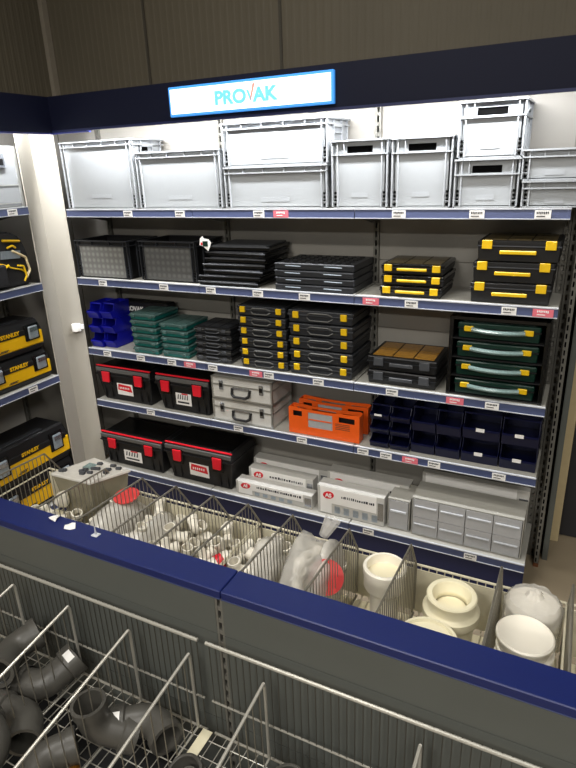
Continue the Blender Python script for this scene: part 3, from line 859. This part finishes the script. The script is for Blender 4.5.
# silver case at the top left
t = thing('flight_case')
MB().box(-.23, .23, 0, .28, 0, .34, .006).build('body', 'crate_grey', t)
MB().box(-.232, .232, -.003, .0, .12, .128).box(-.232, .232, -.003, 0, .02, .026).box(.214, .233, -.004, .014, 0, .34).box(-.232, -.214, -.004, .014, 0, .34).build('edging', 'alu_edge', t)
MB().box(.08, .14, -.012, -.0035, .22, .30, .003).build('latch', 'chrome', t)
MB().box(.095, .125, -.016, -.0125, .235, .27).build('latch_grip', 'black_gloss', t)
lplace(t, -.53, LZ[1]+.002, 'pale grey case with black latch on the top shelf of the left unit', 'case')

# ------------------------------------------------------------------ island: counter, panels, baskets
for x0, x1, lab in ((.64, 2.165, 'left'), (2.168, 3.9, 'right')):
    t = thing('counter_cap', (x0, 0, .965))
    MB().box(0, x1-x0, -1.672, -1.555, .002, .035, .003).build('top_board', 'counter_blue', t)
    MB().box(0, x1-x0, -1.6735, -1.672, .003, .006).build('edge_strip', 'rail', t)
    tag(t, 'glossy blue cap board along the low island, %s length' % lab, 'counter top', 'blue island cap boards')
t = thing('island_wall', (0, 0, 0))
for x0, x1 in ((.65, 2.128), (2.158, 3.89)):
    for a, e in ((.02, .40), (.403, .80), (.803, .964)):
        MB().box(x0, x1, -1.655, -1.640, a, e).build('panel', 'counter_grey', t)
        MB().box(x0, x1, -1.590, -1.575, a, e).build('panel', 'counter_grey', t)
upright(t, 2.143, -1.633, 0.0, .963)
MB().box(2.13, 2.156, -1.632, -1.60, 0, .963).build('post_backing', 'slot_dark', t)
MB().box(.65, .66, -1.64, -1.59, 0.0, .96).box(3.88, 3.89, -1.64, -1.59, 0, .96).build('end_post', 'upright', t)
MB().box(.65, 3.89, -1.572, -1.08, 0, .10).box(.65, 3.89, -2.2, -1.658, 0, .10).build('plinth', 'black_plastic', t)
tag(t, 'low grey panelled island wall under the blue cap', 'partition')

# far baskets: cream wire trough with front lip, and dividers
def wires(m, pts_pairs, r):
    for a, b in pts_pairs: m.cyl(a, b, r, seg=5, cap=False)
FB = dict(y0=-1.565, y1=-1.03, z0=.56, z1=.80)
BX = [(.66, 1.94), (1.95, 3.17), (3.182, 3.88)]
for n, (x0, x1) in enumerate(BX):
    t = thing('wire_basket', (x0, 0, FB['z0'])); L = x1-x0; H = FB['z1']-FB['z0']
    MB().path([(0, FB['y1'], H), (L, FB['y1'], H)], .005, 8).path([(0, FB['y0']+.006, H), (L, FB['y0']+.006, H)], .004, 8).path([(0, FB['y1'], H), (0, FB['y0'], H)], .004).path([(L, FB['y1'], H), (L, FB['y0'], H)], .004).build('frame', 'wire_cream', t)
    m = MB(); x = .02
    while x < L: m.cyl((x, FB['y1']+.002, 0), (x, FB['y1']+.002, H), .0022, seg=5, cap=False); m.cyl((x, FB['y1'], 0), (x, FB['y0'], 0), .0022, seg=5, cap=False); x += .03
    for y in (-1.1, -1.2, -1.3, -1.4, -1.5): m.cyl((0, y, -.003), (L, y, -.003), .003, seg=5)
    m.build('mesh', 'wire_cream', t)
    MB().box(0, L, FB['y1']-.006, FB['y1']-.002, .02, H-.018).build('front_strip', 'wire_cream', t)
    MB().box(0.002, L-.002, FB['y0']+.01, FB['y1']-.008, -.009, -.0065).build('bottom_tray', 'pvc_cream', t)
    tag(t, 'cream wire display basket behind the blue cap, %s' % ('left length with bagged goods', 'right length with large white fittings', 'length beyond the right frame edge')[n], 'basket', 'cream wire baskets')
DX = [(.78, 0), (1.18, 1), (1.403, 0), (1.59, 0), (1.787, 0), (1.958, 0), (2.163, 0), (2.403, 0), (2.642, 0), (2.955, 0), (3.176, 0)]
def make_div():
    t = thing('wire_divider')
    a = (0, -1.560, .42); tip = (0, -1.135, .40); lip = (0, -1.038, .245); bot = (0, -1.045, .04)
    MB().path([a, tip, lip, bot], .0042, 8).path([(0, -1.56, .02), (0, -1.045, .02)], .004, 8).path([a, (0, -1.56, .02)], .004).build('frame', 'wire', t)
    m = MB(); y = -1.545
    while y < -1.05:
        zt = .42+(y+1.56)*(-.02/.425) if y < -1.135 else .40-(y+1.135)*(.155/.097)
        m.cyl((0, y, .02), (0, y, zt), .0019, seg=5, cap=False); y += .024
    m.build('vertical_wires', 'wire', t)
    return t
p = make_div()
DL = ['leftmost, in front of the lowest yellow toolbox', 'behind the bagged clear box', 'behind the white bags with the red label', 'left of the small white elbows', 'right of the small white elbows',
      'left of the crumpled white bag', 'at the big clear bag', 'between the big clear bag and the round red label', 'right of the tall white coupler', 'left of the stacked white caps', 'rightmost at the photo edge']
DL = ['leftmost, in front of the yellow toolboxes', 'second from the left, by the bagged clear box', 'third from the left, by the red labelled bags', 'fourth from the left', 'fifth from the left', 'sixth from the left',
      'seventh, just left of the big clear bag', 'eighth, in front of the round red label', 'ninth, right of the tall white coupler', 'tenth, left of the stacked white caps', 'rightmost at the photo edge']
for i, (x, _) in enumerate(DX):
    place(p, i == 0, (x, 0, .56), R(0), 'pointed wire divider in the cream basket, ' + DL[i], 'divider', 'wire dividers behind the cap')

# fittings
def lathe_thing(name, prof, m_, loc, lab, cat, group=None, inner=None, rot=(0,0,0), seg=36):
    t = thing(name, loc); t.rotation_euler = rot
    MB().lathe(prof, seg, close=True).build('body', m_, t, smooth=True)
    if inner: MB().lathe(inner[0], seg, close=True).build(inner[1], inner[2], t, smooth=True)
    tag(t, lab, cat, group); return t
B0 = .565
coup = [(.045, 0), (.058, .0), (.060, .02), (.056, .025), (.052, .06), (.052, .20), (.058, .215), (.072, .225), (.076, .235), (.076, .285), (.079, .29), (.079, .315), (.074, .32), (.066, .318), (.064, .30), (.064, .24), (.046, .2)]
lathe_thing('pipe_coupler', coup, 'pvc_white', (2.562, -1.19, B0), 'tall white pipe coupler with wide ribbed socket, beside the ninth divider', 'pipe fitting', inner=([(.0, .276), (.0635, .276), (.0635, .282), (.0, .282)], 'inner_disc', 'pvc_cream'))
coll = [(.075, 0), (.088, 0), (.09, .015), (.092, .10), (.11, .115), (.113, .125), (.113, .16), (.100, .172), (.096, .178), (.098, .215), (.10, .225), (.096, .232), (.078, .232), (.074, .225), (.072, .20), (.064, .19), (.062, .18), (.066, .17), (.072, .1)]
lathe_thing('pipe_collar', [(q*.86, z*.8) for q, z in coll], 'pvc_cream', (2.81, -1.21, B0+.105), 'large cream pipe collar with open ring top, upper of the two', 'pipe fitting', inner=([(.0, .125), (.053, .125), (.053, .13), (.0, .13)], 'inner_disc', 'pvc_cream'))
cap = [(.0, .095), (.09, .095), (.094, .105), (.104, .105), (.106, .09), (.106, .06), (.112, .055), (.112, .03), (.106, .02), (.100, 0), (.0, 0)]
def cap_prof(s): return [(r*s, z) for r, z in cap]
lathe_thing('pipe_plug', cap_prof(.92), 'pvc_cream', (2.775, -1.412, B0+.155), 'wide cream cap lying in front of the large collar', 'pipe fitting')
lathe_thing('pipe_plug', cap_prof(.86), 'pvc_cream', (2.775, -1.405, B0+.045), 'wide cream cap hidden under the front cap by the collar', 'pipe fitting')
lathe_thing('pipe_socket', [(r*.8, z*.45) for r, z in coll], 'pvc_cream', (2.79, -1.215, B0-.002), 'cream pipe socket underneath the large collar', 'pipe fitting')
scap = [(.0, .040), (.070, .040), (.078, .046), (.083, .048), (.088, .043), (.088, .032), (.082, .024), (.081, .012), (.078, 0), (.0, 0)]
pr = thing('pipe_plug'); MB().lathe(scap, 40).build('body', 'pvc_white', pr, smooth=True)
for k in range(5):
    place(pr, k == 0, (3.056+.004*(k % 2), -1.30, B0+.045+k*.0495), 0, 'round white cap, %s in the front stack of five at the right' % level(k, 5), 'pipe fitting', 'front stack of white caps')
for k in range(5):
    place(pr, False, (3.066, -1.115-.003*(k % 2), B0+.02+k*.0495), 0, 'round white cap, %s in the bagged rear stack at the right' % level(k, 5), 'pipe fitting', 'rear stack of white caps')
# clear bag over rear caps
def blob(name, c, rad, m_, seed, parent=None, squash=.15, sub=3, rough=.18):
    rnd = random.Random(seed); bm = bmesh.new(); bmesh.ops.create_icosphere(bm, subdivisions=sub, radius=1)
    from mathutils import noise
    for v in bm.verts:
        n = noise.noise(v.co*1.8+Vector((seed*3.1, 0, 0)))*rough*1.6 + noise.noise(v.co*5+Vector((0, seed*2.7, 0)))*rough*.7
        v.co = v.co*(1+n); v.co = Vector((v.co.x*rad[0], v.co.y*rad[1], max(v.co.z, -.8)*rad[2]))
    me = bpy.data.meshes.new(name); bm.to_mesh(me); bm.free(); me.materials.append(MATS[m_])
    for p_ in me.polygons: p_.use_smooth = True
    o = bpy.data.objects.new(name, me); col.objects.link(o)
    if parent: o.parent = parent
    o.location = c; return o
o = MB().lathe([(.094, .12), (.095, .26), (.094, .285), (.08, .305), (.05, .312), (.03, .317), (.018, .335), (.0, .34)], 30).build('plastic_bag', 'bag', None, smooth=True)
me = o.data; rnd = random.Random(4)
for v in me.vertices:
    v.co.x += rnd.uniform(-.003, .003); v.co.y += rnd.uniform(-.003, .003); v.co.z += rnd.uniform(-.004, .004)
o.location = (3.068, -1.117, B0-.02)
tag(o, 'clear plastic bag drawn over the rear stack of white caps', 'bag')
# big clear bag with white elbows
def make_elbow(r=.02, L=.05, ang=87, m_='pvc_white', name='pipe_elbow', collar=True):
    t = thing(name); pts = []; n = 8; Rb = r*1.5
    pts.append((-L-Rb*0, 0, 0)); pts.append((-.001, 0, 0))
    for i in range(1, n+1):
        a = R(ang)*i/n; pts.append((Rb*math.sin(a), 0, Rb*(1-math.cos(a))))
    a = R(ang); e = pts[-1]; dx, dz = math.cos(a), math.sin(a)
    pts.append((e[0]+dx*L*.6, 0, e[2]+dz*L*.6))
    out = MB().sweep(pts, [r]*len(pts), 20); inn = [r*.9]*len(pts); out.sweep(pts, inn, 20)
    if collar:
        out.sweep([(-L*.999, 0, 0), (-L*.5, 0, 0)], [r*1.16, r*1.16], 20).sweep([(-L*.999, 0, 0), (-L*.998, 0, 0)], [r*1.16, r*.9], 20)
        out.sweep([(-L*.5, 0, 0), (-L*.44, 0, 0)], [r*1.16, r*.99], 20)
        q = pts[-1]; out.sweep([(q[0]-dx*L*.3, 0, q[2]-dz*L*.3), q], [r*1.12, r*1.12], 20).sweep([q, (q[0]+dx*.0006, 0, q[2]+dz*.0006)], [r*1.12, r*.9], 20)
    out.build('body', m_, t, smooth=True)
    # dark rubber seal just inside the socket
    MB().sweep([(-L*.93, 0, 0), (-L*.90, 0, 0)], [r*.895, r*.80], 20).build('rubber_seal', 'black_plastic', t, smooth=True)
    return t
t = thing('plastic_bag', (2.275, -1.26, B0+.20))
blob('bag_film', (0, 0, 0), (.08, .19, .19), 'bag', 3, t)
MB().cyl((.0, .17, .10), (.03, .20, .17), .02, .035, seg=10, cap=False).build('bag_neck', 'bag', t)
tag(t, 'big crumpled clear plastic bag of white fittings, left of the round red label', 'bag')
t = thing('plastic_bag', (2.335, -1.22, B0+.17))
blob('bag_film', (0, 0, 0), (.05, .15, .17), 'bag_milky', 5, t)
MB().lathe([(0, 0), (.066, 0), (.066, .004), (0, .004)], 28).xf(Matrix.Translation((.028, -.05, .09)) @ Matrix.Rotation(R(18), 4, 'Z') @ Matrix.Rotation(R(58), 4, 'X')).build('round_label', 'red_soft', t)
tag(t, 'milky bag bearing a large round red label, behind the eighth divider', 'bag')
t = thing('plastic_bag', (1.305, -1.25, B0+.14))
blob('bag_film', (0, 0, 0), (.09, .22, .16), 'bag_milky', 8, t)
MB().lathe([(0, 0), (.06, 0), (.06, .003), (0, .003)], 24).xf(Matrix.Translation((.01, .09, .155)) @ Matrix.Rotation(R(8), 4, 'X')).build('round_label', 'red_soft', t)
tag(t, 'white bag with oval red label next to the bagged clear box', 'bag')
t = thing('plastic_bag', (1.495, -1.24, B0+.11))
blob('bag_film', (0, 0, 0), (.075, .22, .12), 'bag_milky', 11, t)
tag(t, 'pale bag between the third and fourth wire dividers', 'bag')
t = thing('bagged_tub', (1.05, -1.125, B0+.06))
Q = [(-.13, -.095), (.10, -.09), (.19, .075), (-.05, .10)]; P_ = [(-.09, -.06), (.07, -.06), (.14, .05), (-.03, .07)]
MB().hexa([(x, y, 0) for x, y in P_] + [(x, y, .285) for x, y in Q]).build('clear_tub', 'tub_plastic', t)
lm = MB().hexa([(x*1.08, y*1.08, .287) for x, y in Q] + [(x*1.06, y*1.06, .303) for x, y in Q], .004); lm.build('lid', 'bag_milky', t)
rr = random.Random(2)
for i in range(14):
    u, v = rr.uniform(.08, .92), rr.uniform(.1, .9)
    p0 = Vector(Q[0]).lerp(Vector(Q[1]), u); p1 = Vector(Q[3]).lerp(Vector(Q[2]), u); q = p0.lerp(p1, v)
    MB().cyl((q.x-.012, q.y, .307), (q.x+.012, q.y+.004, .309), .009, seg=8).build('insert', 'dark_grey', t)
MB().box(-.03, .02, .0, .05, .3035, .306).build('label', 'clear_grey', t)
tag(t, 'clear tub with dark pieces on its lid in the cream basket, at its left end', 'tub')

# small white elbows in the compartments
el = make_elbow(.023, .045)
tee = thing('pipe_tee'); MB().cyl((-.05, 0, 0), (.05, 0, 0), .02, seg=16).cyl((0, 0, 0), (0, 0, .045), .02, seg=16).cyl((-.052, 0, 0), (-.03, 0, 0), .024, seg=16).cyl((.03, 0, 0), (.052, 0, 0), .024, seg=16).build('body', 'pvc_white', tee, smooth=True)
comps = [(.86, 1.12, 'first'), (1.21, 1.38, 'second'), (1.42, 1.57, 'third'), (1.61, 1.77, 'fourth'), (1.81, 1.94, 'fifth'), (1.98, 2.15, 'sixth'), (2.19, 2.38, 'seventh')]
comps_n = ['under the tub', 'beside the red oval label', 'right of the red oval label', 'around the red band', 'before the sixth divider', 'left of big clear bag', 'around big clear bag']
rnd = random.Random(12); fe = ft = True
rows = ['row along the blue cap', 'second row from cap', 'third row from cap', 'fourth row from cap', 'aisle side row']
for ci, (x0, x1, _) in enumerate(comps):
    for j in range(5):
        for k in range(4):
            x = (x0+x1)/2 + ((k % 3)-1)*.036 + rnd.uniform(-.008, .008); y = -1.49+j*.092+rnd.uniform(-.008, .008); z = B0+.03+k*.058
            tp = tee if rnd.random() < .3 else el
            fst = (tp is tee and ft) or (tp is el and fe)
            o = place(tp, fst, (x, y, z), rnd.uniform(0, 6.28), 'small white %s, %s layer, %s, %s' % ('tee' if tp is tee else 'elbow', ('bottom', 'lower', 'upper', 'top')[k], rows[j], comps_n[ci]), 'pipe fitting', 'small white fittings in the compartments')
            o.rotation_euler = (rnd.uniform(-.5, .5), rnd.uniform(-.5, .5), rnd.uniform(0, 6.28))
            if tp is tee: ft = False
            else: fe = False
t = thing('banded_fitting', (1.885, -1.34, B0+.20)); t.rotation_euler = (0, R(80), R(60))
MB().lathe([(.026, 0), (.032, 0), (.032, .09), (.026, .09)], 20, close=True).build('body', 'pvc_white', t, smooth=True)
MB().lathe([(.0325, .03), (.034, .03), (.034, .06), (.0325, .06)], 20, close=True).build('red_band', 'red', t, smooth=True)
tag(t, 'white fitting with a red band among the small white elbows', 'pipe fitting')
t = thing('plastic_bag', (2.065, -1.2, B0+.15)); blob('bag_film', (0, 0, 0), (.07, .16, .12), 'bag_milky', 21, t)
tag(t, 'crumpled white bag between the sixth and seventh wire dividers', 'bag')

# scraps on the cap
def scrap(loc, s, seed, m_, lab):
    rr = random.Random(seed); m = MB(); n = 7
    c = m.bm.verts.new((0, 0, .006)); ring = [m.bm.verts.new((s*math.cos(i*2*math.pi/n)*rr.uniform(.6, 1.1), s*math.sin(i*2*math.pi/n)*rr.uniform(.6, 1.1), rr.uniform(0, .014))) for i in range(n)]
    for i in range(n): m.bm.faces.new([c, ring[i], ring[(i+1) % n]])
    r = bmesh.ops.extrude_face_region(m.bm, geom=list(m.bm.faces))
    bmesh.ops.translate(m.bm, verts=[v for v in r['geom'] if isinstance(v, bmesh.types.BMVert)], vec=(0, 0, .0015))
    o = m.build('paper_scrap', m_); o.location = loc; tag(o, lab, 'paper scrap'); return o
scrap((1.345, -1.585, 1.0005), .026, 1, 'paper', 'crumpled white paper scrap on the blue cap, leftmost of the three bits')
scrap((1.445, -1.60, 1.0005), .024, 2, 'paper', 'flat white paper scrap on the blue cap, middle of the three bits')
t = thing('plastic_clip', (1.575, -1.60, 1.0005))
MB().box(-.014, .014, -.012, .012, 0, .005, .001).cyl((0, 0, .005), (0, 0, .04), .004, .002, seg=8).build('body', 'rail_clear', t)
tag(t, 'tiny upright clear plastic clip on the blue cap, right of the scraps', 'clip')

# near baskets
NB = dict(yb=-1.685, yf=-2.26, zt=.775, z0=.36)
NBX = [(.80, 2.066), (2.098, 3.5)]
ND = [[1.184, 1.484, 1.779, 2.041], [2.331, 2.583+.25]]
for n, (x0, x1) in enumerate(NBX):
    t = thing('wire_basket', (x0, 0, NB['z0'])); L = x1-x0; H = NB['zt']-NB['z0']; yb, yf = NB['yb'], NB['yf']
    MB().path([(0, yb, H), (L, yb, H)], .0066, 8).path([(0, yb+.004, .15), (L, yb+.004, .15)], .004, 8).path([(0, yb, 0), (L, yb, 0)], .005, 8).path([(0, yf, 0), (L, yf, 0)], .005, 8).path([(0, yf, H*.55), (L, yf, H*.55)], .005, 8).build('frame', 'wire_light', t)
    m = MB(); m2 = MB(); x = .01
    while x < L:
        m.cyl((x, yb+.003, 0), (x, yb+.003, H+.009), .0018, seg=5, cap=False)
        m2.cyl((x, yf, 0), (x, yf, H*.55), .0018, seg=5, cap=False); x += .026
    m.build('back_wires', 'wire_dark', t); m2.build('front_wires', 'wire', t)
    m = MB(); x = .01
    while x < L: m.cyl((x, yb, .002), (x, yf, .002), .0018, seg=5, cap=False); x += .043
    y = yb-.04
    while y > yf: m.cyl((0, y, .005), (L, y, .005), .0022, seg=5, cap=False); y -= .06
    m.build('floor_mesh', 'wire_light', t)
    tag(t, 'grey wire basket on the near side of the island, %s' % ('left one holding grey pipe fittings', 'right one, mostly empty')[n], 'basket', 'near wire baskets')
def make_ndiv():
    t = thing('wire_divider')
    a = (0, -1.712, .355); fr = (0, -2.255, .275)
    MB().path([(0, -1.705, .01), (0, -1.705, .34), a, fr, (0, -2.258, .01)], .0055, 8).path([(0, -1.705, .012), (0, -2.25, .012)], .004, 8).build('frame', 'wire_light', t)
    m = MB(); y = -1.74
    while y > -2.25: m.cyl((0, y, .012), (0, y, .355-(-1.712-y)*.147), .0022, seg=5, cap=False); y -= .045
    m.build('vertical_wires', 'wire', t)
    return t
p = make_ndiv(); f = True
nl = ['leftmost', 'second from left', 'third from left', 'fourth from left at the basket joint', 'fifth from left beside the loose sockets', 'rightmost near the lower right edge']
i = 0
for n in range(2):
    for x in ND[n]:
        place(p, f, (x, 0, NB['z0']+.012), 0, 'slanted wire divider in the near baskets, ' + nl[i], 'divider', 'near wire dividers'); f = False; i += 1
# cream label strip lying on mesh
t = thing('label_strip', (2.075, -1.745, NB['z0']+.009))
MB().box(-.02, .02, -.09, .05, 0, .003).build('strip', 'pvc_cream', t)
tag(t, 'cream strip lying on the mesh floor at the basket joint', 'strip')

# grey pipe fittings in the near basket
G = NB['z0']+.006
gel = make_elbow(.055, .10, 60, 'pvc_grey', 'pipe_elbow')
def stick(parent, pts, m_='paper'):
    m = MB()
    for (M, w_, h_) in pts: b = MB(); m.bm.from_mesh
sp = [((1.79, -1.88, G+.075), (0, R(-25), R(-150)), 'grey pipe elbow standing open end up, between second and third near dividers'),
      ((1.86, -1.80, G+.06), (R(90), 0, R(35)), 'grey pipe elbow lying by the third near divider'),
      ((1.45, -1.80, G+.085), (R(80), R(20), R(-110)), 'grey pipe elbow with white sticker against the back wires by the second divider'),
      ((1.44, -1.97, G+.07), (R(90), 0, R(10)), 'grey pipe elbow low in the compartment right of the first divider'),
      ((1.68, -2.10, G+.075), (R(90), 0, R(110)), 'grey pipe elbow with white sticker, close to the front frame wire'),
      ((1.07, -1.84, G+.07), (R(90), 0, R(10)), 'grey pipe elbow left of the first near divider, against the back'),
      ((1.08, -2.02, G+.07), (R(80), R(20), R(70)), 'grey pipe elbow left of the first near divider, front one'),
      ((1.28, -1.86, G+.17), (R(70), R(10), R(120)), 'grey pipe elbow resting on others by the first near divider'),
      ((1.52, -2.12, G+.17), (R(100), 0, R(-20)), 'grey pipe elbow on top of the pile at the front')]
for i, (loc, rot, lab) in enumerate(sp):
    o = place(gel, i == 0, loc, 0, lab, 'pipe fitting', 'grey pipe elbows'); o.rotation_euler = rot
    if i in (1, 2, 3, 4, 5, 8):
        q = o.rotation_euler.to_matrix()
        v = q.inverted() @ Vector((.25, -.35, .9)); n = Vector((0, v.y, v.z)).normalized()
        B_ = Matrix((Vector((1, 0, 0)), n.cross(Vector((1, 0, 0))), n)).transposed().to_4x4()
        st = MB()
        for a_ in range(-3, 4):
            w0 = a_*.09; st.xf(Matrix.Identity(4))
            rr_ = .0655; p0 = (math.sin(w0)*rr_, math.cos(w0)*rr_)
            w1 = (a_+1)*.09; p1 = (math.sin(w1)*rr_, math.cos(w1)*rr_)
            st.hexa([(-.092, p0[0], p0[1]-.001), (-.062, p0[0], p0[1]-.001), (-.062, p1[0], p1[1]-.001), (-.092, p1[0], p1[1]-.001), (-.092, p0[0], p0[1]), (-.062, p0[0], p0[1]), (-.062, p1[0], p1[1]), (-.092, p1[0], p1[1])])
        st.xf(B_); st.build('sticker', 'paper', o)
sock = [(.050, 0), (.056, 0), (.056, .05), (.062, .055), (.062, .10), (.056, .104), (.052, .10), (.052, .06), (.049, .055)]
for i, (x, y, z, rx, ry, lab) in enumerate([(2.165, -1.90, G+.03, 18, -8, 'grey pipe socket with inner ring, bottom centre of the photo'),
        (2.45, -1.80, G+.02, 10, 8, 'grey pipe socket in the right near compartment, left one'), (2.63, -1.83, G+.03, 70, 20, 'grey pipe socket lying tipped at the bottom edge of the photo')]):
    lathe_thing('pipe_socket', sock, 'pvc_grey', (x, y, z), lab, 'pipe fitting', inner=([(.030, .02), (.036, .02), (.036, .07), (.030, .07)], 'inner_ring', 'pvc_grey'), rot=(R(rx), R(ry), 0))
t = thing('brass_fitting', (1.76, -2.02, G+.03)); t.rotation_euler = (R(70), 0, R(40))
MB().lathe([(.014, 0), (.020, 0), (.020, .03), (.014, .03)], 12, close=True).build('body', 'brass', t)
tag(t, 'small brass ring among the grey elbows', 'pipe fitting')
